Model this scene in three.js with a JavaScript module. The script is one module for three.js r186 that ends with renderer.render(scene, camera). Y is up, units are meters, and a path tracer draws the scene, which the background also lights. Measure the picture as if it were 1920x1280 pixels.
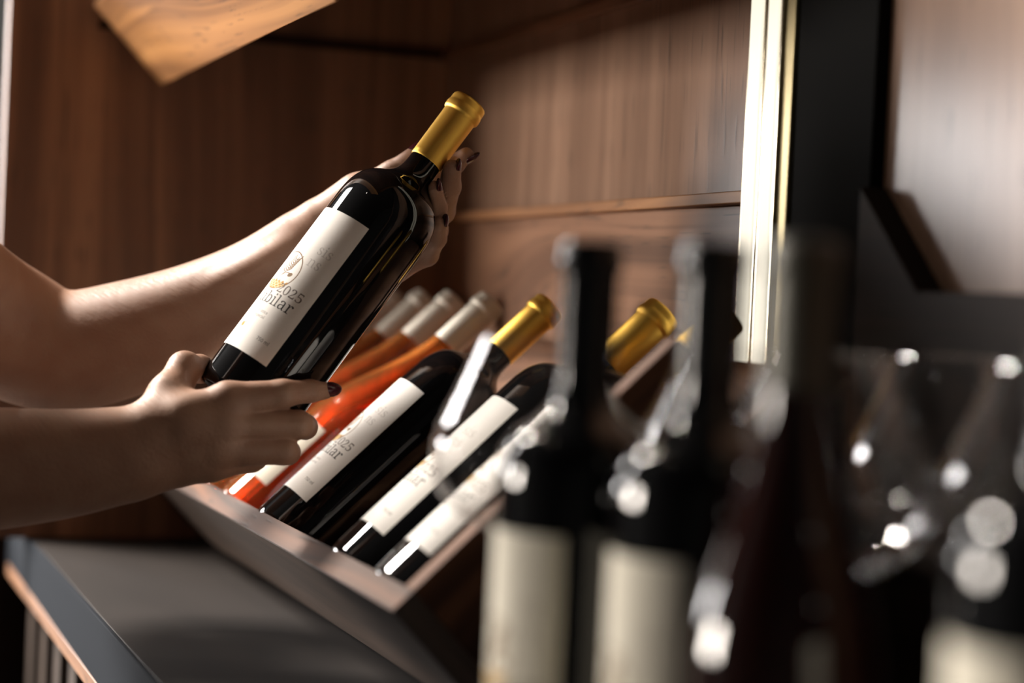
import * as THREE from 'three';
import { RoundedBoxGeometry } from 'three/addons/geometries/RoundedBoxGeometry.js';
import { mergeGeometries } from 'three/addons/utils/BufferGeometryUtils.js';
import { RectAreaLightUniformsLib } from 'three/addons/lights/RectAreaLightUniformsLib.js';

// ---------------------------------------------------------------- camera, light, exposure
const scene = new THREE.Scene();
scene.background = new THREE.Color(0x000000);
const renderer = new THREE.WebGLRenderer({ antialias: true });
renderer.toneMapping = THREE.LinearToneMapping;
renderer.toneMappingExposure = 1.0;
renderer.shadowMap.enabled = true;
RectAreaLightUniformsLib.init();

const FPX = 3750, EYE = new THREE.Vector3(0, 1.17, 0);           // focal length in pixels of the 1920 x 1280 frame
const camera = new THREE.PerspectiveCamera(2 * Math.atan(640 / FPX) * 180 / Math.PI, 1.5, 0.05, 40);
const VIEW = new THREE.Vector3(0.342, -0.0216, -0.9395).normalize();
const UP = new THREE.Vector3(-0.0367, 0.9987, -0.0363).normalize();
const RIGHT = new THREE.Vector3().crossVectors(VIEW, UP).normalize();
UP.crossVectors(RIGHT, VIEW).normalize();
camera.matrixAutoUpdate = true;
camera.position.copy(EYE);
camera.quaternion.setFromRotationMatrix(new THREE.Matrix4().makeBasis(RIGHT, UP, VIEW.clone().negate()));
camera.focus = 1.535;
camera.userData.fStop = 2.25;
scene.add(camera);

const LIGHTS = {
  panel: { pos: [-1.0, 2.76, -3.15], size: [0.5, 0.85], color: 0xfff6ec, power: 255, glow: 20 },
  window: { pos: [-1.42, 1.74, -4.93], size: [1.15, 1.3], color: 0xfaf6f4, power: 27, glow: 9 },
  side: { pos: [-2.66, 1.28, -3.2], size: [1.25, 0.62], color: 0xfff4e8, power: 76, glow: 9 },
  spots: { color: 0xffefdc, at: [
    [-0.7, -1.15, [0.675, 1.5, -1.06], 1.5, 0.16, 'small round ceiling spotlight nearest the camera, added to brighten the wall'],  // added lamp, put in to brighten the wall of the next bay
    [-0.35, -2.3, [0.3, 1.0, -1.9], 1.5, 0.9, 'small round ceiling spotlight above the far part of the counter'],
    [-0.1, -3.6, [0.2, 1.0, -1.6], 1.5, 0.9, 'small round ceiling spotlight by the far window']] },
};

// ---------------------------------------------------------------- helpers
const V = (x, y, z) => new THREE.Vector3(x, y, z);
const at = (u, v, d) => EYE.clone().addScaledVector(VIEW, d).addScaledVector(RIGHT, (u - 960) / FPX * d).addScaledVector(UP, (640 - v) / FPX * d);
function rng(seed) { let s = seed >>> 0; return () => { s = (s + 0x6d2b79f5) | 0; let t = Math.imul(s ^ (s >>> 15), 1 | s); t = (t + Math.imul(t ^ (t >>> 7), 61 | t)) ^ t; return ((t ^ (t >>> 14)) >>> 0) / 4294967296; }; }
const taken = {};
function numbered(name) { const n = taken[name] = (taken[name] ?? -1) + 1; return n ? `${name}_${String(n).padStart(3, '0')}` : name; }
function mesh(name, geo, mat, parent) {
  const m = new THREE.Mesh(geo, mat); m.name = name; m.castShadow = m.receiveShadow = true;
  if (parent) parent.add(m);
  return m;
}
function thing(name, label, category, pos = [0, 0, 0], group) {
  const o = new THREE.Group(); o.name = numbered(name); o.position.set(...pos); o.userData = { label, category };
  if (group) o.userData.group = group;
  scene.add(o); return o;
}
function structure(name) { const o = new THREE.Group(); o.name = name; o.userData = { kind: 'structure' }; scene.add(o); return o; }
// value noise, tileable in both directions
function noiseGrid(seed, n) { const r = rng(seed), a = new Float32Array(n * n); for (let i = 0; i < a.length; i++) a[i] = r(); return a; }
function noiseAt(a, n, x, y, px, py) {           // periods px, py (integers)
  let x0 = Math.floor(x), y0 = Math.floor(y), fx = x - x0, fy = y - y0; fx = fx * fx * (3 - 2 * fx); fy = fy * fy * (3 - 2 * fy);
  const m = (v, p) => ((v % p) + p) % p, g = (i, j) => a[(m(i, px) % n) + (m(j, py) % n) * n];
  return (g(x0, y0) * (1 - fx) + g(x0 + 1, y0) * fx) * (1 - fy) + (g(x0, y0 + 1) * (1 - fx) + g(x0 + 1, y0 + 1) * fx) * fy;
}
const GRID = noiseGrid(7, 256);
function dataTexture(w, h, f, srgb) {
  const d = new Uint8Array(w * h * 4);
  for (let y = 0; y < h; y++) for (let x = 0; x < w; x++) { const c = f(x / w, y / h), o = (y * w + x) * 4; d[o] = c[0]; d[o + 1] = c[1]; d[o + 2] = c[2]; d[o + 3] = 255; }
  const t = new THREE.DataTexture(d, w, h); t.wrapS = t.wrapT = THREE.RepeatWrapping; t.magFilter = THREE.LinearFilter; t.minFilter = THREE.LinearMipmapLinearFilter; t.generateMipmaps = true;
  if (srgb) t.colorSpace = THREE.SRGBColorSpace;
  t.needsUpdate = true; return t;
}
// wood: grain runs along v; the tile is 0.5 m across (u) by 1 m along (v)
function woodField(u, v, wave) {
  const N = (a, b, pu, pv) => noiseAt(GRID, 256, u * pu + a, v * pv + b, pu, pv);
  const bend = (N(3, 5, 3, 2) - 0.5) * wave + (N(11, 2, 7, 5) - 0.5) * wave * 0.35;
  const uu = u + bend;
  const n = (pu, pv, s) => noiseAt(GRID, 256, uu * pu + s, v * pv + s * 2, 256, pv);
  const band = n(9, 1, 13), mid = n(34, 2, 29), fine = n(120, 5, 41), pores = n(230, 26, 57);
  return { tone: band * 0.5 + mid * 0.3 + fine * 0.2, pore: pores > 0.8 ? (pores - 0.8) * 5 : 0, fine };
}
function woodMap(dark, light, wave, contrast = 1) {
  return dataTexture(512, 512, (u, v) => {
    const w = woodField(u, v, wave), t = Math.min(1, Math.max(0, 0.5 + (w.tone - 0.5) * 2.1 * contrast)), k = 1 - 0.3 * w.pore;
    return [0, 1, 2].map((i) => (dark[i] + (light[i] - dark[i]) * t) * k);
  }, true);
}
const woodBumpTex = (wave) => dataTexture(512, 512, (u, v) => { const w = woodField(u, v, wave), h = 190 - 110 * w.pore + 30 * (w.fine - 0.5); return [h, h, h]; });
function woodMaterial(dark, light, wave, { rough = 0.5, contrast = 1, bump = 0.00025, spec = 1 } = {}) {
  return new THREE.MeshPhysicalMaterial({ map: woodMap(dark, light, wave, contrast), bumpMap: woodBumpTex(wave), bumpScale: bump, roughness: rough, specularIntensity: spec });
}
// uv in metres for boxy geometry; grain = axis index along which the wood runs
function uvMetres(geo, grain, off = 0, su = 2, sv = 1) {
  const g = geo.index ? geo.toNonIndexed() : geo, p = g.attributes.position, n = g.attributes.normal, uv = new Float32Array(p.count * 2);
  for (let i = 0; i < p.count; i += 3) {
    const nn = [0, 1, 2].map((k) => Math.abs(n.getComponent(i, k) + n.getComponent(i + 1, k) + n.getComponent(i + 2, k)));
    const face = nn.indexOf(Math.max(...nn)), rest = [0, 1, 2].filter((k) => k !== face);
    const along = rest.includes(grain) ? grain : rest[1], across = rest.find((k) => k !== along);
    for (let j = i; j < i + 3; j++) { uv[j * 2] = (p.getComponent(j, across) + off * 0.37 + face * 0.11) * su; uv[j * 2 + 1] = (p.getComponent(j, along) + off) * sv; }
  }
  g.setAttribute('uv', new THREE.BufferAttribute(uv, 2)); return g;
}
function board(x0, x1, y0, y1, z0, z1, grain, off = 0, r = 0.0012) {
  const w = Math.abs(x1 - x0), h = Math.abs(y1 - y0), d = Math.abs(z1 - z0);
  const g = new RoundedBoxGeometry(w, h, d, 2, Math.min(r, w * 0.3, h * 0.3, d * 0.3));
  g.translate((x0 + x1) / 2, (y0 + y1) / 2, (z0 + z1) / 2);
  return uvMetres(g, grain, off);
}
const std = (color, roughness = 0.6, o = {}) => new THREE.MeshPhysicalMaterial({ color: new THREE.Color().setRGB(...color), roughness, ...o });

// ---------------------------------------------------------------- materials
const M = {
  wallWood: woodMaterial([104, 78, 62], [158, 126, 105], 0.03, { rough: 0.34, contrast: 0.5 }),
  boardWood: woodMaterial([98, 68, 50], [156, 116, 90], 0.16, { rough: 0.42 }),
  trayWood: woodMaterial([44, 27, 17], [104, 68, 46], 0.08, { rough: 0.62, bump: 0.0006, spec: 0.4, contrast: 1.3 }),
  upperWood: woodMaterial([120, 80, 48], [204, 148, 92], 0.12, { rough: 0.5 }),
  endWood: woodMaterial([92, 62, 44], [142, 104, 78], 0.03, { rough: 0.5, contrast: 1.2 }),
  darkenedWood: woodMaterial([50, 41, 36], [78, 64, 56], 0.04, { rough: 0.5 }),  // darker wood; on the tray front board it carries the shade in its colour
  darkWood: woodMaterial([24, 16, 12], [40, 28, 21], 0.05, { rough: 0.6, spec: 0.2 }),
  edgeWood: woodMaterial([120, 78, 44], [176, 126, 80], 0.05, { rough: 0.5 }),
  black: std([0.006, 0.006, 0.006], 0.85, { specularIntensity: 0.12 }),
  blackGloss: std([0.004, 0.004, 0.005], 0.12),
  laminate: std([0.022, 0.0165, 0.014], 0.7, { specularIntensity: 0.3 }),
  steel: std([0.014, 0.017, 0.022], 0.9, { specularIntensity: 0.1 }),
  champagne: std([0.86, 0.78, 0.6], 0.2, { metalness: 1 }),
  bronze: std([0.36, 0.3, 0.17], 0.4, { metalness: 1 }),
  plaster: std([0.02, 0.021, 0.021], 0.9),
  floor: std([0.025, 0.022, 0.02], 0.6),
  ceiling: std([0.03, 0.03, 0.03], 0.9),
  glassBlack: std([0.0035, 0.0035, 0.004], 0.035, { ior: 1.52 }),
  gold: std([1, 0.64, 0.13], 0.5, { metalness: 1 }),
  grey: std([0.5, 0.47, 0.41], 0.45, { metalness: 0.25 }),
  blackCap: std([0.008, 0.008, 0.009], 0.2),
  rose: std([1, 0.5, 0.16], 0.04, { ior: 1.45, transmission: 0.93, thickness: 0.05, attenuationColor: new THREE.Color().setRGB(1, 0.42, 0.1), attenuationDistance: 0.075 }),
  shadedRose: std([0.012, 0.0025, 0.002], 0.04, { ior: 1.52 }),  // rosé bottle glass with its shade put into the colour
  shadedGrey: std([0.11, 0.105, 0.085], 0.5, { metalness: 0.25 }),  // grey capsule with its shade put into the colour
  crystal: std([1, 1, 1], 0, { transmission: 1, thickness: 0, ior: 1.52 }),
  skin: std([0.38, 0.235, 0.17], 0.5, { specularIntensity: 0.8 }),
  nail: std([0.05, 0.008, 0.016], 0.12),
  cloth: std([0.012, 0.012, 0.014], 0.9),
  hair: std([0.02, 0.012, 0.008], 0.5),
};
{ // laminate: faint dust; skin: fine relief
  M.laminate.map = dataTexture(512, 512, (u, v) => { const n = noiseAt(GRID, 256, u * 250, v * 250, 250, 250), s = noiseAt(GRID, 256, u * 19, v * 11, 19, 11), k = n > 0.985 ? 255 : 205 + 30 * s; return [k, k, k]; }, true);
  const f = (u, v) => { const h = 128 + 90 * (noiseAt(GRID, 256, u * 60, v * 60, 60, 60) - 0.5) + 80 * (noiseAt(GRID, 256, u * 190, v * 190, 190, 190) - 0.5); return [h, h, h]; };
  M.skin.bumpMap = dataTexture(512, 512, f); M.skin.bumpScale = 0.00035;
  M.skin.map = dataTexture(256, 256, (u, v) => { const n = noiseAt(GRID, 256, u * 9, v * 9, 9, 9), m = noiseAt(GRID, 256, u * 40, v * 40, 40, 40); return [238 + 14 * n, 224 + 22 * n + 6 * m, 216 + 24 * n + 8 * m]; }, true);
}

// ---------------------------------------------------------------- the room
const XW = 0.675, ZE = -2.1;                                        // face of the wood panelled wall, far end panel
{
  const w = structure('wall_right');
  mesh('plaster_backing', board(0.71, 0.85, 0, 2.85, -5.1, 2.1, 1), M.plaster, w);
  mesh('wood_panel', board(XW, 0.71, 1.258, 2.85, ZE - 0.02, -1.333, 1, 0.2), M.wallWood, w);       // upper panel
  mesh('wood_panel', board(XW, 0.71, 0.9, 1.2485, ZE - 0.02, -1.333, 2, 0.5), M.boardWood, w);      // panel behind the necks
  mesh('ledge_trim', board(XW - 0.012, 0.71, 1.2485, 1.258, ZE, -1.333, 2, 0.3), M.edgeWood, w);
  mesh('ledge_trim', board(XW - 0.008, XW + 0.002, 1.426, 1.436, ZE, -1.333, 2, 0.7), M.boardWood, w);
  mesh('wood_panel', board(XW, 0.71, 0.9, 2.85, -1.156, 1.0, 1, 0.9), M.wallWood, w);        // next bay
  structure('floor').add(mesh('floor_slab', board(-2.8, 0.85, -0.1, 0, -5.1, 2.1, 2), M.floor));
  structure('ceiling').add(mesh('ceiling_slab', board(-2.8, 0.85, 2.85, 2.95, -5.1, 2.1, 2), M.ceiling));
  structure('wall_near').add(mesh('wall_slab', board(-2.7, 0.71, 0, 2.85, 2.0, 2.1, 1), M.plaster));
  const frame = std([0.35, 0.36, 0.36], 0.5);
  // a wall with one window of backlit frosted glass; along = 'x' (far wall) or 'z' (left wall)
  const windowed = (wallName, winName, L, along, lo, hi, at0, at1) => {
    const w = structure(wallName), wn = structure(winName), c = along === 'x' ? L.pos[0] : L.pos[2], a0 = c - L.size[0] / 2, a1 = c + L.size[0] / 2, y0 = L.pos[1] - L.size[1] / 2, y1 = y0 + L.size[1];
    const bd = (p, q, b0, b1, d0, d1) => (along === 'x' ? board(p, q, b0, b1, d0, d1, 1) : board(d0, d1, b0, b1, p, q, 1));
    for (const [p, q, b0, b1] of [[lo, a0, 0, 2.85], [a1, hi, 0, 2.85], [a0, a1, 0, y0], [a0, a1, y1, 2.85]]) mesh('wall_slab', bd(p, q, b0, b1, at0, at1), M.plaster, w);
    for (const [p, q, b0, b1] of [[a0, a0 + 0.04, y0, y1], [a1 - 0.04, a1, y0, y1], [a0 + 0.04, a1 - 0.04, y0, y0 + 0.04], [a0 + 0.04, a1 - 0.04, y1 - 0.04, y1]]) mesh('window_frame', bd(p, q, b0, b1, at0 + 0.02, at1 + 0.01), frame, wn);
    mesh('window_pane', bd(a0 + 0.04, a1 - 0.04, y0 + 0.04, y1 - 0.04, at0 + 0.05, at0 + 0.06), new THREE.MeshStandardMaterial({ color: 0x888888, roughness: 0.6, emissive: L.color, emissiveIntensity: L.glow }), wn);
    const l = new THREE.RectAreaLight(L.color, L.power, L.size[0] - 0.08, L.size[1] - 0.08); l.name = 'window_light'; l.position.set(...L.pos);
    l.lookAt(along === 'x' ? V(L.pos[0], L.pos[1], 0) : V(5, L.pos[1], L.pos[2])); scene.add(l);
  };
  windowed('wall_far', 'window_1', LIGHTS.window, 'x', -2.7, 0.71, -5.1, -4.98);
  windowed('wall_left', 'window_2', LIGHTS.side, 'z', -5.1, 2.1, -2.8, -2.7);
}
{ // ceiling panel lamp
  const L = LIGHTS.panel, t = thing('ceiling_light', 'white rectangular ceiling light panel above the far left of the counter', 'ceiling light', L.pos);
  const [w, h] = L.size, g = [];
  for (const [a, b, c, d] of [[-w / 2 - 0.03, -w / 2, -h / 2 - 0.03, h / 2 + 0.03], [w / 2, w / 2 + 0.03, -h / 2 - 0.03, h / 2 + 0.03], [-w / 2, w / 2, -h / 2 - 0.03, -h / 2], [-w / 2, w / 2, h / 2, h / 2 + 0.03]]) g.push(board(a, b, 0, 0.09, c, d, 0));
  mesh('frame', mergeGeometries(g), std([0.5, 0.5, 0.5], 0.5), t);
  mesh('diffuser', board(-w / 2, w / 2, 0.02, 0.03, -h / 2, h / 2, 0), new THREE.MeshStandardMaterial({ color: 0x888888, emissive: L.color, emissiveIntensity: L.glow }), t);
  const l = new THREE.RectAreaLight(L.color, L.power, w, h); l.position.set(0, 0.012, 0); l.rotation.x = -Math.PI / 2; l.name = 'panel_light'; t.add(l);
}
LIGHTS.spots.at.forEach(([x, z, to, power, angle, label]) => { // ceiling spotlights
  const L = LIGHTS.spots, t = thing('ceiling_spotlight', label, 'spotlight', [x, 2.76, z], 'round ceiling spotlights');
  const pts = [[0.03, 0.09], [0.045, 0.085], [0.045, 0], [0.04, 0], [0.036, 0.03], [0.03, 0.05]].map((p) => new THREE.Vector2(...p));
  mesh('housing', new THREE.LatheGeometry(pts, 32), M.black, t);
  const b = mesh('bulb', new THREE.SphereGeometry(0.022, 20, 12), new THREE.MeshStandardMaterial({ emissive: L.color, emissiveIntensity: 60 }), t); b.position.y = 0.028;
  const s = new THREE.SpotLight(L.color, power, 0, angle, 0.6); s.position.set(0, -0.002, 0); s.castShadow = true; s.target.position.set(to[0] - x, to[1] - 2.76, to[2] - z); t.add(s, s.target); s.name = 'spot_light';
});

// ---------------------------------------------------------------- counter, end panel, post
{
  const t = thing('counter', 'long dark brown laminate counter with grey front edge, wood strip and slatted base', 'counter', [0.243, 0, -0.8]);
  const z0 = -1.48, z1 = 1.3;                                        // local
  mesh('countertop', board(0.004, 0.43, 0.845, 0.9, z0, z1, 2), M.laminate, t);
  mesh('front_edge', board(0, 0.004, 0.85, 0.9, z0, z1, 2), M.steel, t);
  mesh('wood_strip', board(0.0, 0.03, 0.836, 0.8495, z0, z1, 2), M.endWood, t);
  mesh('back_panel', board(0.05, 0.06, 0.08, 0.84, z0, z1, 1), M.darkWood, t);
  mesh('plinth', board(0.06, 0.43, 0, 0.08, z0, z1, 2), M.black, t);
  mesh('carcass', board(0.06, 0.43, 0.08, 0.844, z0, z1, 2), M.darkWood, t);
  const slat = board(0.022, 0.05, 0.08, 0.836, -0.022, 0.022, 1);
  for (let z = z0 + 0.06; z < z1; z += 0.11) mesh('slat', slat, M.darkenedWood, t).position.z = z;
}
{
  const t = thing('end_panel', 'tall brown wood panel closing off the far end of the wine display', 'panel', [0.204, 0.9, ZE]);
  mesh('wood_board', board(0, 0.471, 0, 1.9, -0.03, 0, 1, 0.4), M.endWood, t);
  mesh('lower_board', board(-0.1, 0.47, -0.9, -0.002, -0.23, -0.2, 1, 0.6), M.darkWood, t);
  mesh('ledge_trim', board(0.09, 0.462, 0.528, 0.536, 0, 0.01, 0), M.darkWood, t);
}
{
  const t = thing('divider_post', 'flat black upright post beside two glowing vertical light strips', 'post', [0.665, 1.115, -1.156]);
  mesh('post_body', board(0, 0.044, 0, 1.73, -0.109, 0, 1), M.black, t);
  mesh('backing_strip', board(-0.003, 0.044, 0, 1.73, -0.176, -0.11, 1), M.bronze, t);
  const lit = new THREE.MeshStandardMaterial({ color: 0x777777, roughness: 0.5, emissive: 0xfff4dc, emissiveIntensity: 1.05 });
  for (const [z, w] of [[-0.163, 0.020], [-0.136, 0.0175]]) {
    mesh('led_strip', board(-0.007, -0.003, 0.0, 1.73, z - w / 2, z + w / 2, 1), lit, t);
    for (const e of [-1, 1]) mesh('strip_channel', board(-0.006, -0.003, 0, 1.73, z + e * (w / 2 + 0.0018) - 0.0015, z + e * (w / 2 + 0.0018) + 0.0015, 1), M.champagne, t);
    const l = new THREE.RectAreaLight(0xfff4dc, 0.15, w, 1.72); l.position.set(-0.0076, 0.865, z); l.rotation.y = Math.PI / 2; l.name = 'strip_light'; t.add(l);
  }
}
{
  const t = thing('shade_panel', 'low dark panel with a sloping corner, added for the shade on the wall behind the wine glasses', 'panel', [0.655, 0.9, -1.15]);  // added dark board standing in for shade on the wall
  const s = new THREE.Shape(); s.moveTo(0, 0); s.lineTo(0, 0.352); s.lineTo(0.075, 0.285); s.lineTo(0.6, 0.285); s.lineTo(0.6, 0);
  const g = new THREE.ExtrudeGeometry(s, { depth: 0.018, bevelEnabled: true, bevelSize: 0.001, bevelThickness: 0.001, bevelSegments: 1 });
  g.rotateY(-Math.PI / 2); g.translate(0.019, 0, 0); // shape x runs along +z
  mesh('panel_board', uvMetres(g, 2), M.darkWood, t);
}
{
  const t = thing('black_post', 'black glossy post at the right edge with small bright metal pieces added for its glints', 'post', [0.52, 0.9, -0.74]);
  mesh('post_body', board(0, 0.15, 0, 1.9, -0.012, 0.012, 1), M.blackGloss, t);
  for (const y of [0.36, 0.335]) mesh('glint_piece', board(-0.004, 0, y, y + 0.01, -0.006, 0.006, 1), M.champagne, t);  // metal pieces added to stand in for glints on the post
}

// ---------------------------------------------------------------- tilted trays
const PHI = 43.49 * Math.PI / 180, CS = Math.cos(PHI), SN = Math.sin(PHI), RIM = [0.352, 0.9775];
function tray(label, dx, dy, zn, zf, wood, wallX, face) {
  const L = zn - zf, t = thing('display_tray', label, 'wine tray', [RIM[0] + dx, RIM[1] + dy, zn]);
  const tilt = (g) => { g.rotateZ(PHI); return g; };
  const sMax = (wallX - 0.004 - RIM[0] - dx) / CS;
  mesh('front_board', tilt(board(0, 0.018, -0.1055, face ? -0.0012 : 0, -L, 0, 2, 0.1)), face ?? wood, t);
  if (face) mesh('rim_strip', tilt(board(0.0002, 0.0182, -0.001, 0, -L, 0, 2, 0.3)), wood, t);  // rim kept in plain wood where the face colour carries shade
  mesh('floor_board', tilt(board(0.018, sMax - 0.094, -0.097, -0.08, -L + 0.018, -0.018, 2, 0.8)), M.boardWood, t);
  for (const z of [0, -L + 0.018]) mesh('side_board', tilt(board(0.018, z ? sMax - 0.102 : 0.25, -0.1055, 0, z - 0.018, z, 0, 0.6 + z)), wood, t);
  return t;
}
{
  const t = tray('tilted walnut tray on the counter holding a row of wine bottles', 0, 0, -1.157, -2.085, M.trayWood, 0.65, M.darkenedWood);  // front face shade is put into its wood colour
  const p = [[0.0735, -0.0765], [0.317, 0.155], [0.317, -0.0765]], s = new THREE.Shape(p.map((q) => new THREE.Vector2(...q)));
  const g = new THREE.ExtrudeGeometry(s, { depth: 0.016, bevelEnabled: false }); g.translate(0, 0, -0.017);
  mesh('side_support', uvMetres(g, 0), M.darkWood, t);
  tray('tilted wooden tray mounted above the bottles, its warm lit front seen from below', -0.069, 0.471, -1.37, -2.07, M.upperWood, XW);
}

// ---------------------------------------------------------------- bottles
const BL = 0.2995, BR = 0.0404;
const PROFILE = [[0, 0.0], [0.002, 0.024], [0.004, 0.034], [0.0, 0.036], [0.0008, 0.0385], [0.004, 0.04], [0.008, 0.0404], [0.176, 0.0404], [0.184, 0.0401], [0.192, 0.0390], [0.199, 0.0368], [0.205, 0.0333], [0.2095, 0.0285], [0.213, 0.0236], [0.2165, 0.0192], [0.2205, 0.0158], [0.2255, 0.0139], [0.232, 0.0131], [0.240, 0.0128], [0.296, 0.0128], [0.2965, 0.0]];
function radiusAt(t) {
  if (t < 0.008) return t < 0 ? 0.0395 : 0.0404;
  for (let i = 7; i < PROFILE.length; i++) if (t <= PROFILE[i][0]) { const [a, ra] = PROFILE[i - 1], [b, rb] = PROFILE[i]; return ra + (rb - ra) * (t - a) / Math.max(1e-6, b - a); }
  return 0.0128;
}
function lathe(pts, seg = 72) {
  const c = []; // densify with a smooth curve where the profile bends
  for (const p of pts) c.push(new THREE.Vector2(p[1], p[0]));
  return new THREE.LatheGeometry(c, seg);
}
const smoothProfile = (() => { // Catmull-Rom through the shoulder
  const head = PROFILE.slice(0, 8), sh = PROFILE.slice(7, 19), tail = PROFILE.slice(18);
  const curve = new THREE.CatmullRomCurve3(sh.map(([y, r]) => V(r, y, 0)), false, 'centripetal');
  return [...head, ...curve.getPoints(60).slice(1, -1).map((p) => [p.y, p.x]), ...tail];
})();
const slopeProfile = (() => {
  const head = [[0, 0.0], [0.002, 0.024], [0.004, 0.034], [0.0, 0.0355], [0.0008, 0.038], [0.004, 0.0392], [0.008, 0.0396]];
  const sh = [[0.112, 0.0396], [0.125, 0.0391], [0.14, 0.0370], [0.155, 0.0334], [0.17, 0.0289], [0.185, 0.0243], [0.2, 0.0201], [0.213, 0.0169], [0.226, 0.0147], [0.238, 0.0135], [0.25, 0.0129]];
  const curve = new THREE.CatmullRomCurve3(sh.map(([y, r]) => V(r, y, 0)), false, 'centripetal');
  return [...head, ...curve.getPoints(60).map((p) => [p.y, p.x]), [0.296, 0.0128], [0.2965, 0]];
})();
const slopeGeo = lathe(slopeProfile, 160);
const bodyGeo = lathe(smoothProfile, 200);
const capGeo = lathe([[0.2385, 0.01285], [0.2385, 0.01345], [0.2400, 0.0136], [0.2830, 0.0138], [0.2842, 0.01405], [0.2850, 0.0150], [0.2862, 0.0154], [0.2885, 0.0155], [0.2905, 0.0153], [0.2916, 0.01485], [0.2926, 0.0148], [0.2955, 0.01475], [0.2972, 0.0145], [0.2984, 0.0137], [0.2988, 0.0125], [0.2984, 0.0115], [0.2980, 0.0]], 72);
const LW = 0.0846, LH = 0.1295, LB = 0.0315;                           // label arc width, height, bottom
const labelGeo = (() => { const a = LW / (BR + 0.0004); const g = new THREE.CylinderGeometry(BR + 0.0003, BR + 0.0003, LH, 64, 1, true, -a / 2, a); g.translate(0, LB + LH / 2, 0); return g; })();
const shortLabel = (() => { const a = 2.0; const g = new THREE.CylinderGeometry(BR + 0.0003, BR + 0.0003, 0.07, 64, 1, true, -a / 2, a); g.translate(0, 0.066, 0); return g; })();
const paperBump = dataTexture(256, 256, (u, v) => { const x = u * 24 * Math.PI * 2, y = v * 24 * Math.PI * 2, h = 150 + 55 * Math.sin(x) * Math.sin(y) + 40 * noiseAt(GRID, 256, u * 80, v * 80, 80, 80); return [h, h, h]; });
paperBump.repeat.set(4.4, 6.7);
function labelTexture() {
  const W = 900, H = Math.round(900 * LH / LW), k = W / LW, c = document.createElement('canvas'); c.width = W; c.height = H;
  const g = c.getContext('2d'), mm = k / 1000, cx = W / 2;
  g.fillStyle = '#f4f1ec'; g.fillRect(0, 0, W, H);
  // angles are measured from the label's right edge (at -5 degrees from the viewer in the photograph)
  const px = (deg) => W - (-5 - deg) / 180 * Math.PI * BR * k, py = (m) => m * k;
  g.textBaseline = 'alphabetic';
  // embossed large letters, upper right
  g.fillStyle = 'rgba(120,112,104,0.30)'; g.font = `${Math.round(11.5 * mm)}px serif`; g.textAlign = 'right';
  g.fillText('sis', px(-18), py(0.0375)); g.fillText('ns', px(-22), py(0.049));
  // round emblem: ring, branch with curved leaflets, fruit, golden waves
  const ex = px(-64), ey = py(0.0592), R = 17 * mm;
  g.strokeStyle = '#6e4c20'; g.lineWidth = 0.95 * mm; g.beginPath(); g.arc(ex, ey, R, 0, Math.PI * 2); g.stroke();
  g.lineWidth = 0.75 * mm;
  const branch = [[-0.15, 0.62], [0.0, 0.3], [0.2, 0.05], [0.3, -0.3], [0.42, -0.78]];
  g.beginPath(); branch.forEach(([a, b], i) => (i ? g.lineTo(ex + a * R, ey + b * R) : g.moveTo(ex + a * R, ey + b * R))); g.stroke();
  for (let i = 0; i < 8; i++) {
    const f = i / 8, bx = ex + (0.12 + 0.28 * f) * R, by = ey + (0.08 - 0.82 * f) * R;
    for (const s of [-1, 1]) { g.beginPath(); g.moveTo(bx, by); g.quadraticCurveTo(bx + s * 0.18 * R, by - 0.04 * R, bx + s * (0.34 - 0.12 * f) * R, by - 0.26 * R); g.stroke(); }
  }
  for (let i = 0; i < 5; i++) { g.beginPath(); g.moveTo(ex + (-0.55 + i * 0.1) * R, ey + (0.02 - i * 0.03) * R); g.quadraticCurveTo(ex + (-0.5 + i * 0.1) * R, ey + (0.12 - i * 0.02) * R, ex + (-0.5 + i * 0.12) * R, ey + (0.24 - i * 0.02) * R); g.stroke(); }
  g.beginPath(); g.moveTo(ex, ey + 0.3 * R); g.quadraticCurveTo(ex + 0.3 * R, ey + 0.02 * R, ex + 0.62 * R, ey + 0.1 * R); g.stroke();
  g.fillStyle = '#7a5a2c'; g.beginPath(); g.ellipse(ex + 0.6 * R, ey + 0.14 * R, 0.15 * R, 0.1 * R, -0.4, 0, 7); g.fill();
  g.save(); g.beginPath(); g.arc(ex, ey, R * 1.0, 0, Math.PI * 2); g.clip();
  g.fillStyle = '#b87f12'; g.beginPath(); g.moveTo(ex - R, ey + R);
  for (let x = -1; x <= 1.001; x += 0.02) g.lineTo(ex + x * R, ey + (0.56 + 0.05 * Math.sin(x * 22)) * R);
  g.lineTo(ex + R, ey + R); g.fill(); g.strokeStyle = '#f4e6b8'; g.lineWidth = 0.6 * mm;
  for (const y of [0.68, 0.79, 0.9]) { g.beginPath(); for (let x = -1; x <= 1.001; x += 0.02) g.lineTo(ex + x * R, ey + (y + 0.035 * Math.sin(x * 22 + y * 30)) * R); g.stroke(); }
  g.restore();
  // year and name
  const narrow = (t, right, base, size, col, sq, font = 'serif') => { g.save(); g.translate(right, base); g.scale(sq, 1); g.font = `${Math.round(size * mm)}px ${font}`; g.fillStyle = col; g.textAlign = 'right'; g.fillText(t, 0, 0); g.restore(); };
  narrow('2025', px(-15.5), py(0.0772), 10.6, '#5d5148', 1.1);
  narrow('Jubilar', px(-18.5), py(0.0885), 13.2, '#2f2925', 1.0);
  narrow('Denominación única', px(-41), py(0.0968), 3.2, '#5f574f', 1); narrow('Selección especial', px(-41), py(0.1008), 3.2, '#5f574f', 1);
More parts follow.
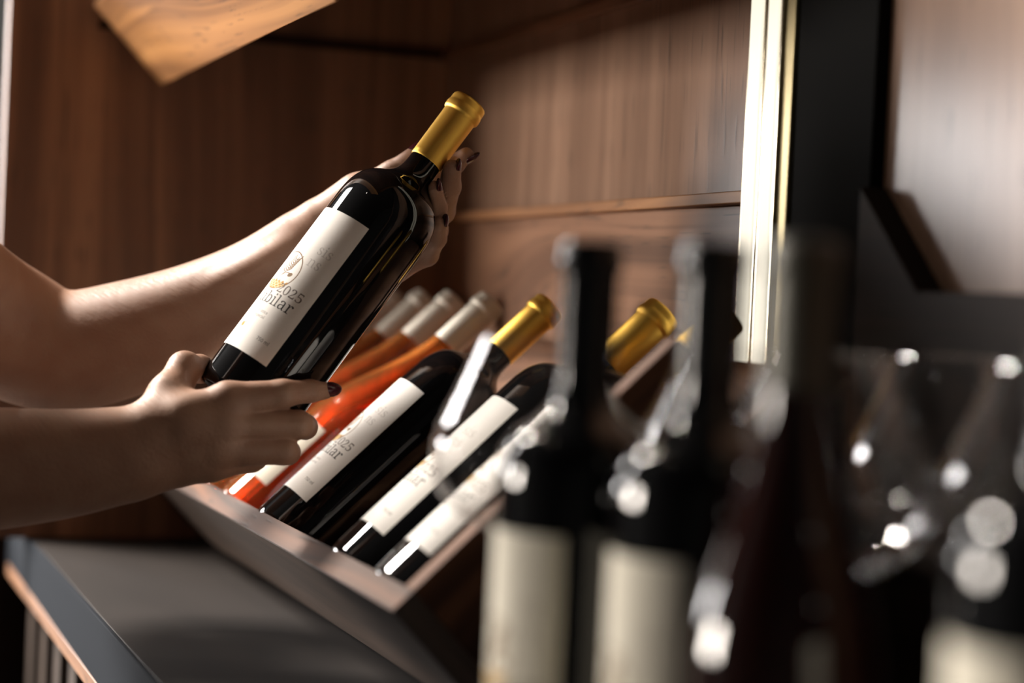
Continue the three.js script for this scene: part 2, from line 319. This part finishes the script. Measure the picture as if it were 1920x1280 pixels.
  g.fillStyle = '#c87f10'; g.beginPath(); g.ellipse(px(-67), py(0.1105), 2.4 * mm, 2.0 * mm, 0.5, 0, 7); g.fill(); g.beginPath(); g.ellipse(px(-63.6), py(0.1085), 0.9 * mm, 0.6 * mm, -0.7, 0, 7); g.fill();
  narrow('DO', px(-63), py(0.1165), 2.8, '#8b837a', 1);
  narrow('750 ml', px(-17), py(0.1165), 3.9, '#4a433d', 1, 'sans-serif');
  const t = new THREE.CanvasTexture(c); t.colorSpace = THREE.SRGBColorSpace; t.anisotropy = 8; return t;
}
const labelMap = labelTexture();
const paper = (tint) => new THREE.MeshPhysicalMaterial({ map: labelMap, color: new THREE.Color().setRGB(...tint), roughness: 0.72, bumpMap: paperBump, bumpScale: 0.00009, specularIntensity: 0.5 });
M.paper = paper([0.92, 0.91, 0.9]); M.paperCream = paper([0.92, 0.89, 0.78]);
M.paperPlain = std([0.6, 0.56, 0.47], 0.75);
// a bottle stands at its base with its axis along y; turn = direction of the label's middle
function bottle(name, label, { body, cap, paper: lab, group, short }) {
  const t = thing(name, label, 'wine bottle', [0, 0, 0], group);
  mesh('glass_body', short ? slopeGeo : bodyGeo, body, t); mesh('capsule', capGeo, cap, t); mesh('paper_label', short ? shortLabel : labelGeo, lab, t);
  return t;
}
// places a bottle: base point, axis, and the angle of the label's middle from the viewer (negative = towards the left edge)
function place(t, base, axis, deg) {
  const y = axis.clone().normalize(), toEye = EYE.clone().sub(base.clone().addScaledVector(y, 0.1)), f = toEye.addScaledVector(y, -toEye.dot(y)).normalize(), r = new THREE.Vector3().crossVectors(y, f);
  const a = deg * Math.PI / 180, z = f.clone().multiplyScalar(Math.cos(a)).addScaledVector(r, Math.sin(a)), x = new THREE.Vector3().crossVectors(y, z);
  t.position.copy(base); t.quaternion.setFromRotationMatrix(new THREE.Matrix4().makeBasis(x, y, z)); return t;
}
const HB = at(454, 765, 1.511), HT = at(883, 190, 1.568), HAX = HT.clone().sub(HB).normalize();
const LHALF = LW / BR / 2 * 180 / Math.PI;
const held = place(bottle('wine_bottle', 'dark red wine bottle with gold capsule held tilted in both hands', { body: M.glassBlack, cap: M.gold, paper: M.paper }), HB, HAX, -5 - LHALF);
mesh('capsule_seam', (() => { const g = new THREE.BoxGeometry(0.0003, 0.043, 0.0002); g.translate(0, 0.2615, 0.01375); g.rotateY((4 - (-5 - LHALF)) * Math.PI / 180); return g; })(), M.gold, held);
// bottles lying in the lower tray
const TB = (z) => V(0.3897, 0.9597, z), TAX = V(CS, SN, 0);
const dark = bottle('wine_bottle', 'dark wine bottle with gold capsule lying in the tray nearest its near end', { body: M.glassBlack, cap: M.gold, paper: M.paper, group: 'dark bottles lying in the lower tray' });
place(dark, TB(-1.234), TAX, -31 - LHALF);
const copyOf = (src, label, group) => { const c = src.clone(); c.name = numbered(src.name.replace(/_\d+$/, '')); c.userData = { ...src.userData, label }; if (group) c.userData.group = group; scene.add(c); return c; };
place(copyOf(dark, 'dark wine bottle with gold capsule lying in the tray second from the near end'), TB(-1.343), TAX, -30 - LHALF);
place(copyOf(dark, 'dark wine bottle with gold capsule lying in the tray beside the orange bottles'), TB(-1.574), TAX, -25 - LHALF);
const rose = bottle('rose_bottle', 'orange rosé bottle with pale grey capsule lying beside the dark bottles', { body: M.rose, cap: M.grey, paper: M.paperPlain, short: true, group: 'orange rosé bottles lying in the tray' });
place(rose, TB(-1.7226), TAX, -20 - LHALF);
[[-1.828, 'orange rosé bottle with grey capsule, second of those from the dark bottles'], [-1.92, 'orange rosé bottle with grey capsule, third of those from the dark bottles'], [-2.015, 'orange rosé bottle with grey capsule at the far end of the tray']].forEach(([z, l]) => place(copyOf(rose, l), TB(z), TAX, -20 - LHALF));
// bottles standing in the foreground
const ground = (u, d) => { const p = at(u, 640, d); p.y = 0.9; return p; };
const stand = bottle('wine_bottle', 'blurred dark bottle with black capsule standing leftmost in the foreground', { body: M.glassBlack, cap: M.blackCap, paper: M.paperCream, group: 'blurred dark bottles standing in the foreground' });
place(stand, ground(1102, 0.96), V(0, 1, 0), -8 - LHALF);
place(copyOf(stand, 'blurred dark bottle with black capsule standing second from left in the foreground'), ground(1334, 0.886), V(0, 1, 0), -8 - LHALF);
place(copyOf(stand, 'dark bottle cut off by the lower right corner in the foreground'), ground(2030, 0.68), V(0, 1, 0), -14 - LHALF);
place(bottle('shaded_rose_bottle', 'blurred rosé bottle with grey capsule, shade put into its dark colours, standing before the black post', { body: M.shadedRose, cap: M.shadedGrey, paper: M.paperPlain, short: true }), ground(1500, 0.807), V(0, 1, 0), 130);

// ---------------------------------------------------------------- wine glasses
const wineGlass = (() => {
  const t = thing('wine_glass', '', 'wine glass', [0, 0, 0], 'empty wine glasses in the foreground');
  const out = [[0.138, 0.004], [0.1395, 0.012], [0.143, 0.024], [0.149, 0.0345], [0.157, 0.0430], [0.167, 0.0480], [0.178, 0.0497], [0.188, 0.0496], [0.196, 0.0482], [0.203, 0.0458], [0.21, 0.0430], [0.223, 0.0378], [0.236, 0.0328], [0.249, 0.0282]];
  const cv = new THREE.CatmullRomCurve3(out.map(([y, r]) => V(r * 1.12, y, 0)), false, 'centripetal').getPoints(60);
  const pts = [new THREE.Vector2(0, 0.1375), ...cv.map((p) => new THREE.Vector2(p.x, p.y)), new THREE.Vector2(0.0310, 0.2496), ...cv.reverse().map((p) => new THREE.Vector2(Math.max(0, p.x - 0.0011), p.y + (p.y < 0.15 ? 0.0012 : 0))), new THREE.Vector2(0, 0.1392)];
  mesh('bowl', new THREE.LatheGeometry(pts, 144), M.crystal, t);
  const st = [[0.0045, 0.138], [0.0036, 0.128], [0.0034, 0.06], [0.0038, 0.02], [0.006, 0.009], [0.013, 0.005]].map(([r, y]) => new THREE.Vector2(r, y));
  mesh('stem', new THREE.LatheGeometry(st.reverse(), 32), M.crystal, t);
  mesh('foot', new THREE.LatheGeometry([[0, 0], [0.038, 0], [0.0385, 0.001], [0.037, 0.0018], [0.02, 0.0032], [0.013, 0.005]].map(([r, y]) => new THREE.Vector2(r, y)), 64), M.crystal, t);
  return t;
})();
[[1010, 1.105, 'empty wine glass behind the leftmost blurred bottle'], [1391, 1.1, 'empty wine glass behind the second blurred bottle'], [1550, 0.975, 'empty wine glass right of the blurred grey capsule bottle, its whole bowl in view'], [1790, 1.09, 'empty wine glass standing rearmost among the glasses at right'], [1990, 0.97, 'empty wine glass cut off by the right edge']].forEach(([u, d, l], i) => {
  const g = i ? copyOf(wineGlass, l) : wineGlass; g.userData.label = l; g.position.copy(ground(u, d));
});

// ---------------------------------------------------------------- the person
// fields are joined from tapered capsules; surface nets turn them into one mesh
function cone(a, b, ra, rb) { const d = b.clone().sub(a); return { ax: a.x, ay: a.y, az: a.z, dx: d.x, dy: d.y, dz: d.z, q: 1 / Math.max(1e-9, d.lengthSq()), ra, rb }; }
function coneD(c, x, y, z) {
  const px = x - c.ax, py = y - c.ay, pz = z - c.az; let t = (px * c.dx + py * c.dy + pz * c.dz) * c.q; t = t < 0 ? 0 : t > 1 ? 1 : t;
  const ex = px - t * c.dx, ey = py - t * c.dy, ez = pz - t * c.dz; return Math.sqrt(ex * ex + ey * ey + ez * ez) - (c.ra + (c.rb - c.ra) * t);
}
const smin = (a, b, k) => { const h = Math.max(k - Math.abs(a - b), 0) / k; return Math.min(a, b) - h * h * k * 0.25; };
function chain(pts, radii) { const r = []; for (let i = 0; i + 1 < pts.length; i++) r.push(cone(pts[i], pts[i + 1], radii[i], radii[i + 1])); return r; }
function limb(pts, radii, n = 22) { // smooth centre line and radius
  const c = new THREE.CatmullRomCurve3(pts, false, 'centripetal'), r = new THREE.CatmullRomCurve3(radii.map((q, i) => V(i, q * 30, 0)), false, 'catmullrom', 0.5), P = [], Q = [];
  for (let i = 0; i <= n; i++) { P.push(c.getPoint(i / n)); Q.push(r.getPoint(i / n).y / 30); }
  return chain(P, Q);
}
function blend(list, k, x, y, z) { let d = coneD(list[0], x, y, z); for (let i = 1; i < list.length; i++) d = smin(d, coneD(list[i], x, y, z), k); return d; }
function heldD(x, y, z) {
  const px = x - HB.x, py = y - HB.y, pz = z - HB.z, t = px * HAX.x + py * HAX.y + pz * HAX.z, r2 = px * px + py * py + pz * pz - t * t, r = Math.sqrt(Math.max(0, r2));
  const R = t > 0.24 ? 0.0139 : radiusAt(t);
  return Math.max(r - R, -t, t - BL);
}
function surfaceNets(f, lo, hi, h) {
  const n = [0, 1, 2].map((k) => Math.ceil((hi[k] - lo[k]) / h) + 2), [nx, ny, nz] = n, F = new Float32Array(nx * ny * nz), B = 6;
  const X = (i) => lo[0] + i * h, Y = (j) => lo[1] + j * h, Z = (k) => lo[2] + k * h, id = (i, j, k) => i + nx * (j + ny * k);
  for (let k0 = 0; k0 < nz; k0 += B) for (let j0 = 0; j0 < ny; j0 += B) for (let i0 = 0; i0 < nx; i0 += B) {
    const c = f(X(i0 + B / 2), Y(j0 + B / 2), Z(k0 + B / 2)), far = Math.abs(c) > h * B * 0.9 * 1.25 + 0.006;
    for (let k = k0; k < Math.min(nz, k0 + B); k++) for (let j = j0; j < Math.min(ny, j0 + B); j++) for (let i = i0; i < Math.min(nx, i0 + B); i++) F[id(i, j, k)] = far ? c : f(X(i), Y(j), Z(k));
  }
  const P = [], I = [], map = new Int32Array(nx * ny * nz).fill(-1);
  const E = [[0, 1], [2, 3], [4, 5], [6, 7], [0, 2], [1, 3], [4, 6], [5, 7], [0, 4], [1, 5], [2, 6], [3, 7]];
  for (let k = 0; k < nz - 1; k++) for (let j = 0; j < ny - 1; j++) for (let i = 0; i < nx - 1; i++) {
    const v = []; let s = 0;
    for (let c = 0; c < 8; c++) { const q = F[id(i + (c & 1), j + ((c >> 1) & 1), k + (c >> 2))]; v.push(q); if (q < 0) s++; }
    if (!s || s === 8) continue;
    let x = 0, y = 0, z = 0, m = 0;
    for (const [a, b] of E) if ((v[a] < 0) !== (v[b] < 0)) { const t = v[a] / (v[a] - v[b]); x += (a & 1) + t * ((b & 1) - (a & 1)); y += ((a >> 1) & 1) + t * (((b >> 1) & 1) - ((a >> 1) & 1)); z += (a >> 2) + t * ((b >> 2) - (a >> 2)); m++; }
    map[id(i, j, k)] = P.length / 3; P.push(X(i + x / m), Y(j + y / m), Z(k + z / m));
  }
  for (let k = 1; k < nz - 1; k++) for (let j = 1; j < ny - 1; j++) for (let i = 1; i < nx - 1; i++) {
    const a = F[id(i, j, k)] < 0;
    const quad = (p, q, r, s, flip) => { if (p < 0 || q < 0 || r < 0 || s < 0) return; flip ? I.push(p, r, q, p, s, r) : I.push(p, q, r, p, r, s); };
    if (a !== F[id(i + 1, j, k)] < 0) quad(map[id(i, j - 1, k - 1)], map[id(i, j, k - 1)], map[id(i, j, k)], map[id(i, j - 1, k)], !a);
    if (a !== F[id(i, j + 1, k)] < 0) quad(map[id(i - 1, j, k - 1)], map[id(i, j, k - 1)], map[id(i, j, k)], map[id(i - 1, j, k)], a);
    if (a !== F[id(i, j, k + 1)] < 0) quad(map[id(i - 1, j - 1, k)], map[id(i, j - 1, k)], map[id(i, j, k)], map[id(i - 1, j, k)], !a);
  }
  const N = new Float32Array(P.length), UV = new Float32Array(P.length / 3 * 2), e = h * 0.6;
  for (let i = 0; i < P.length; i += 3) {
    const [x, y, z] = [P[i], P[i + 1], P[i + 2]], gx = f(x + e, y, z) - f(x - e, y, z), gy = f(x, y + e, z) - f(x, y - e, z), gz = f(x, y, z + e) - f(x, y, z - e), l = Math.hypot(gx, gy, gz) || 1;
    N[i] = gx / l; N[i + 1] = gy / l; N[i + 2] = gz / l; UV[i / 3 * 2] = (x - 0.6 * z) * 9; UV[i / 3 * 2 + 1] = (y + 0.5 * z) * 9;
  }
  const g = new THREE.BufferGeometry(); g.setAttribute('position', new THREE.Float32BufferAttribute(P, 3)); g.setAttribute('normal', new THREE.BufferAttribute(N, 3)); g.setAttribute('uv', new THREE.BufferAttribute(UV, 2)); g.setIndex(I); return g;
}
function bounds(lists, pad) {
  const lo = [1e9, 1e9, 1e9], hi = [-1e9, -1e9, -1e9];
  for (const c of lists.flat()) for (const t of [0, 1]) { const p = [c.ax + t * c.dx, c.ay + t * c.dy, c.az + t * c.dz], r = Math.max(c.ra, c.rb) + pad; for (let k = 0; k < 3; k++) { lo[k] = Math.min(lo[k], p[k] - r); hi[k] = Math.max(hi[k], p[k] + r); } }
  return [lo, hi];
}
const person = thing('person', 'person reaching in from the left with bare arms, holding the tilted bottle in both hands', 'person');
const flesh = [], HAND = 0.0021;
// right hand (nearer the camera), closed round the base of the bottle
const rShoulder = V(-0.09, 1.27, -1.2), rElbow = at(-400, 905, 1.4);
const R = {
  arm: [...limb([rShoulder, V(-0.07, 1.16, -1.22), rElbow, at(-180, 875, 1.41), at(0, 858, 1.43), at(140, 846, 1.442), at(262, 826, 1.452)], [0.05, 0.046, 0.041, 0.037, 0.0305, 0.025, 0.0200]), ...limb([rElbow, at(-180, 915, 1.41), at(0, 905, 1.43), at(140, 892, 1.442), at(265, 868, 1.452)], [0.038, 0.033, 0.0265, 0.0222, 0.0185])],
  palm: [...chain([at(258, 828, 1.452), at(345, 790, 1.452), at(428, 752, 1.455)], [0.0195, 0.0185, 0.0138]), ...chain([at(262, 850, 1.452), at(420, 798, 1.454)], [0.0190, 0.0155]), ...chain([at(265, 868, 1.452), at(405, 840, 1.456)], [0.0175, 0.0150]), ...chain([at(270, 872, 1.453), at(392, 868, 1.460)], [0.0170, 0.0130]), cone(at(330, 870, 1.47), at(400, 850, 1.475), 0.016, 0.012)],
  thumb: chain([at(285, 805, 1.452), at(318, 742, 1.468), at(346, 690, 1.488), at(374, 691, 1.512), at(400, 702, 1.532)], [0.0185, 0.0158, 0.0118, 0.0098, 0.0082]),
  index: chain([at(428, 752, 1.456), at(530, 738, 1.464), at(582, 733, 1.478), at(610, 732, 1.488)], [0.0140, 0.0102, 0.0080, 0.0066]),
  middle: chain([at(420, 798, 1.456), at(560, 796, 1.470), at(572, 800, 1.498), at(545, 795, 1.535)], [0.0145, 0.0102, 0.0090, 0.0075]),
  ring: chain([at(408, 840, 1.456), at(533, 845, 1.468), at(540, 848, 1.495), at(512, 840, 1.520)], [0.0140, 0.0100, 0.0088, 0.0075]),
  pinky: chain([at(392, 868, 1.460), at(472, 862, 1.476), at(480, 860, 1.498), at(462, 850, 1.512)], [0.0130, 0.0088, 0.0078, 0.0066]),
};
// left hand (farther), behind the shoulder of the bottle with the fingers coming round the neck
const lShoulder = V(-0.08, 1.28, -1.6), lElbow = at(112, 668, 1.66);
const L = {
  arm: [...limb([lShoulder, V(0.04, 1.21, -1.6), at(0, 612, 1.65), lElbow], [0.055, 0.053, 0.049, 0.0405]), ...limb([lElbow, at(190, 648, 1.66), at(284, 620, 1.655), at(390, 573, 1.645), at(490, 515, 1.63), at(580, 445, 1.622)], [0.0395, 0.0415, 0.0390, 0.0325, 0.0260, 0.0208]), ...limb([at(390, 590, 1.645), at(500, 527, 1.632), at(600, 470, 1.622)], [0.028, 0.023, 0.019], 10), ...limb([at(400, 545, 1.617), at(480, 508, 1.607), at(560, 462, 1.603)], [0.005, 0.0068, 0.006], 8)],
  palm: [...chain([at(580, 445, 1.622), at(672, 385, 1.612), at(742, 402, 1.606)], [0.0205, 0.0185, 0.0125]), ...chain([at(590, 460, 1.622), at(762, 440, 1.606)], [0.019, 0.0135]), ...chain([at(600, 470, 1.622), at(756, 474, 1.606)], [0.018, 0.0130]), ...chain([at(605, 478, 1.622), at(738, 503, 1.603)], [0.017, 0.0118])],
  thumb: chain([at(612, 415, 1.616), at(676, 362, 1.606), at(734, 325, 1.598), at(777, 290, 1.590)], [0.0200, 0.0150, 0.0092, 0.0070]),
  index: chain([at(742, 402, 1.606), at(815, 345, 1.602), at(852, 308, 1.594), at(874, 291, 1.586)], [0.0115, 0.0090, 0.0076, 0.0064]),
  middle: chain([at(762, 440, 1.606), at(830, 396, 1.594), at(843, 350, 1.568), at(847, 317, 1.553)], [0.0120, 0.0096, 0.0086, 0.0076]),
  ring: chain([at(756, 474, 1.606), at(818, 432, 1.592), at(818, 388, 1.564), at(813, 356, 1.550)], [0.0118, 0.0090, 0.0082, 0.0074]),
  pinky: chain([at(738, 503, 1.603), at(802, 478, 1.592), at(819, 447, 1.572), at(823, 421, 1.560)], [0.0108, 0.0082, 0.0074, 0.0064]),
};
function handField(H) {
  const fingers = [H.index, H.middle, H.ring, H.pinky];
  return (x, y, z) => {
    let base = smin(blend(H.palm, 0.012, x, y, z), blend(H.arm, 0.014, x, y, z), 0.014);
    base = smin(base, blend(H.thumb, 0.006, x, y, z), 0.012);
    let d = base;
    for (const f of fingers) { const e = blend(f, 0.004, x, y, z); d = Math.min(d, smin(base, e, 0.006)); }
    return Math.max(d, -(heldD(x, y, z) - 0.0002));
  };
}
for (const H of [R, L]) { const [lo, hi] = bounds([H.arm, H.palm, H.thumb, H.index, H.middle, H.ring, H.pinky], 0.006); flesh.push(surfaceNets(handField(H), lo, hi, HAND)); }
{ // trunk, neck and head, outside the frame
  const torso = [cone(V(-0.1, 1.0, -1.4), V(-0.1, 1.18, -1.4), 0.105, 0.115), cone(V(-0.1, 1.22, -1.28), V(-0.1, 1.22, -1.53), 0.085, 0.085), cone(rShoulder, V(-0.1, 1.26, -1.34), 0.05, 0.07), cone(lShoulder, V(-0.1, 1.26, -1.48), 0.05, 0.07), cone(V(-0.1, 1.25, -1.4), V(-0.07, 1.4, -1.41), 0.055, 0.048)];
  const head = [cone(V(-0.06, 1.5, -1.41), V(-0.055, 1.53, -1.41), 0.074, 0.078), cone(V(-0.03, 1.445, -1.412), V(-0.03, 1.47, -1.412), 0.045, 0.05), cone(V(0.015, 1.475, -1.412), V(0.024, 1.468, -1.412), 0.009, 0.011), cone(V(0.012, 1.44, -1.425), V(0.012, 1.44, -1.4), 0.008, 0.008), cone(V(-0.07, 1.49, -1.49), V(-0.07, 1.51, -1.49), 0.01, 0.014), cone(V(-0.07, 1.49, -1.33), V(-0.07, 1.51, -1.33), 0.01, 0.014)];
  const legs = [cone(V(-0.1, 0.98, -1.4), V(-0.1, 0.9, -1.32), 0.11, 0.09), cone(V(-0.1, 0.9, -1.32), V(-0.09, 0.1, -1.31), 0.085, 0.04), cone(V(-0.1, 0.98, -1.4), V(-0.1, 0.9, -1.48), 0.11, 0.09), cone(V(-0.1, 0.9, -1.48), V(-0.09, 0.1, -1.49), 0.085, 0.04), cone(V(-0.1, 0.035, -1.31), V(0.06, 0.03, -1.3), 0.034, 0.029), cone(V(-0.1, 0.035, -1.49), V(0.06, 0.03, -1.5), 0.034, 0.029)];
  const body = (x, y, z) => smin(smin(blend(torso, 0.06, x, y, z), blend(head, 0.025, x, y, z), 0.02), blend(legs, 0.03, x, y, z), 0.03);
  const [lo, hi] = bounds([torso, head, legs], 0.02); flesh.push(surfaceNets(body, lo, hi, 0.011));
  const top = (x, y, z) => Math.max(smin(blend(torso.slice(0, 2), 0.06, x, y, z), blend(torso.slice(2, 4), 0.05, x, y, z), 0.05) - 0.008, 0.93 - y, y - 1.315);
  const tb = bounds([torso], 0.03); mesh('sleeveless_top', surfaceNets(top, tb[0], tb[1], 0.011), M.cloth, person);
  const tr = (x, y, z) => Math.max(blend(legs.slice(0, 4), 0.03, x, y, z) - 0.009, y - 1.045, 0.08 - y), lb = bounds([legs.slice(0, 4)], 0.03);
  mesh('trousers', surfaceNets(tr, lb[0], lb[1], 0.011), M.cloth, person);
  for (const z of [-1.438, -1.382]) { const e = mesh('eye', new THREE.SphereGeometry(0.0105, 16, 12), std([0.04, 0.02, 0.012], 0.15), person); e.position.set(0.0135, 1.515, z); }
  const lip = new THREE.CapsuleGeometry(0.0045, 0.03, 4, 10); lip.rotateX(Math.PI / 2); lip.translate(0.0205, 1.44, -1.412); mesh('lips', lip, std([0.25, 0.06, 0.06], 0.4), person);
  const hairL = [cone(V(-0.075, 1.52, -1.41), V(-0.07, 1.545, -1.41), 0.084, 0.083), cone(V(-0.12, 1.5, -1.41), V(-0.135, 1.36, -1.41), 0.055, 0.04)];
  const hb = bounds([hairL], 0.02); mesh('hair', surfaceNets((x, y, z) => Math.max(blend(hairL, 0.04, x, y, z), (x + 0.02) - (y - 1.52) * 0.6), hb[0], hb[1], 0.009), M.hair, person);
}
mesh('body', mergeGeometries(flesh), M.skin, person);
// painted nails: curved plates on the finger ends
function nail(tip, prev, out, len, wid) {
  const y = tip.clone().sub(prev).normalize(), z = out.clone().addScaledVector(y, -out.dot(y)).normalize(), x = new THREE.Vector3().crossVectors(y, z);
  const g = new THREE.SphereGeometry(1, 24, 14); g.scale(wid, len, 0.0022);
  const p = g.attributes.position; for (let i = 0; i < p.count; i++) p.setZ(i, p.getZ(i) - p.getX(i) ** 2 * 75);
  g.computeVertexNormals(); g.applyMatrix4(new THREE.Matrix4().makeBasis(x, y, z));
  g.translate(...tip.clone().addScaledVector(z, 0.0054).addScaledVector(y, 0.0030).toArray());
  mesh('fingernail', g, M.nail, person);
}
const dirv = (r, u, f) => RIGHT.clone().multiplyScalar(r).addScaledVector(UP, u).addScaledVector(VIEW, f);
nail(at(610, 732, 1.488), at(582, 733, 1.478), dirv(0.3, 0.25, -0.9), 0.0085, 0.0058);
nail(at(874, 291, 1.586), at(852, 308, 1.594), dirv(0.7, -0.1, -0.3), 0.008, 0.0055);
nail(at(847, 317, 1.553), at(843, 350, 1.568), dirv(1, -0.2, 0.3), 0.0078, 0.0052);
nail(at(813, 356, 1.550), at(818, 388, 1.564), dirv(1, -0.15, 0.25), 0.0078, 0.0052);
nail(at(823, 421, 1.560), at(819, 447, 1.572), dirv(1, 0.1, 0.25), 0.0074, 0.0048);
nail(at(777, 290, 1.590), at(734, 325, 1.598), dirv(-0.6, 0.6, 0.3), 0.008, 0.006);

renderer.render(scene, camera);
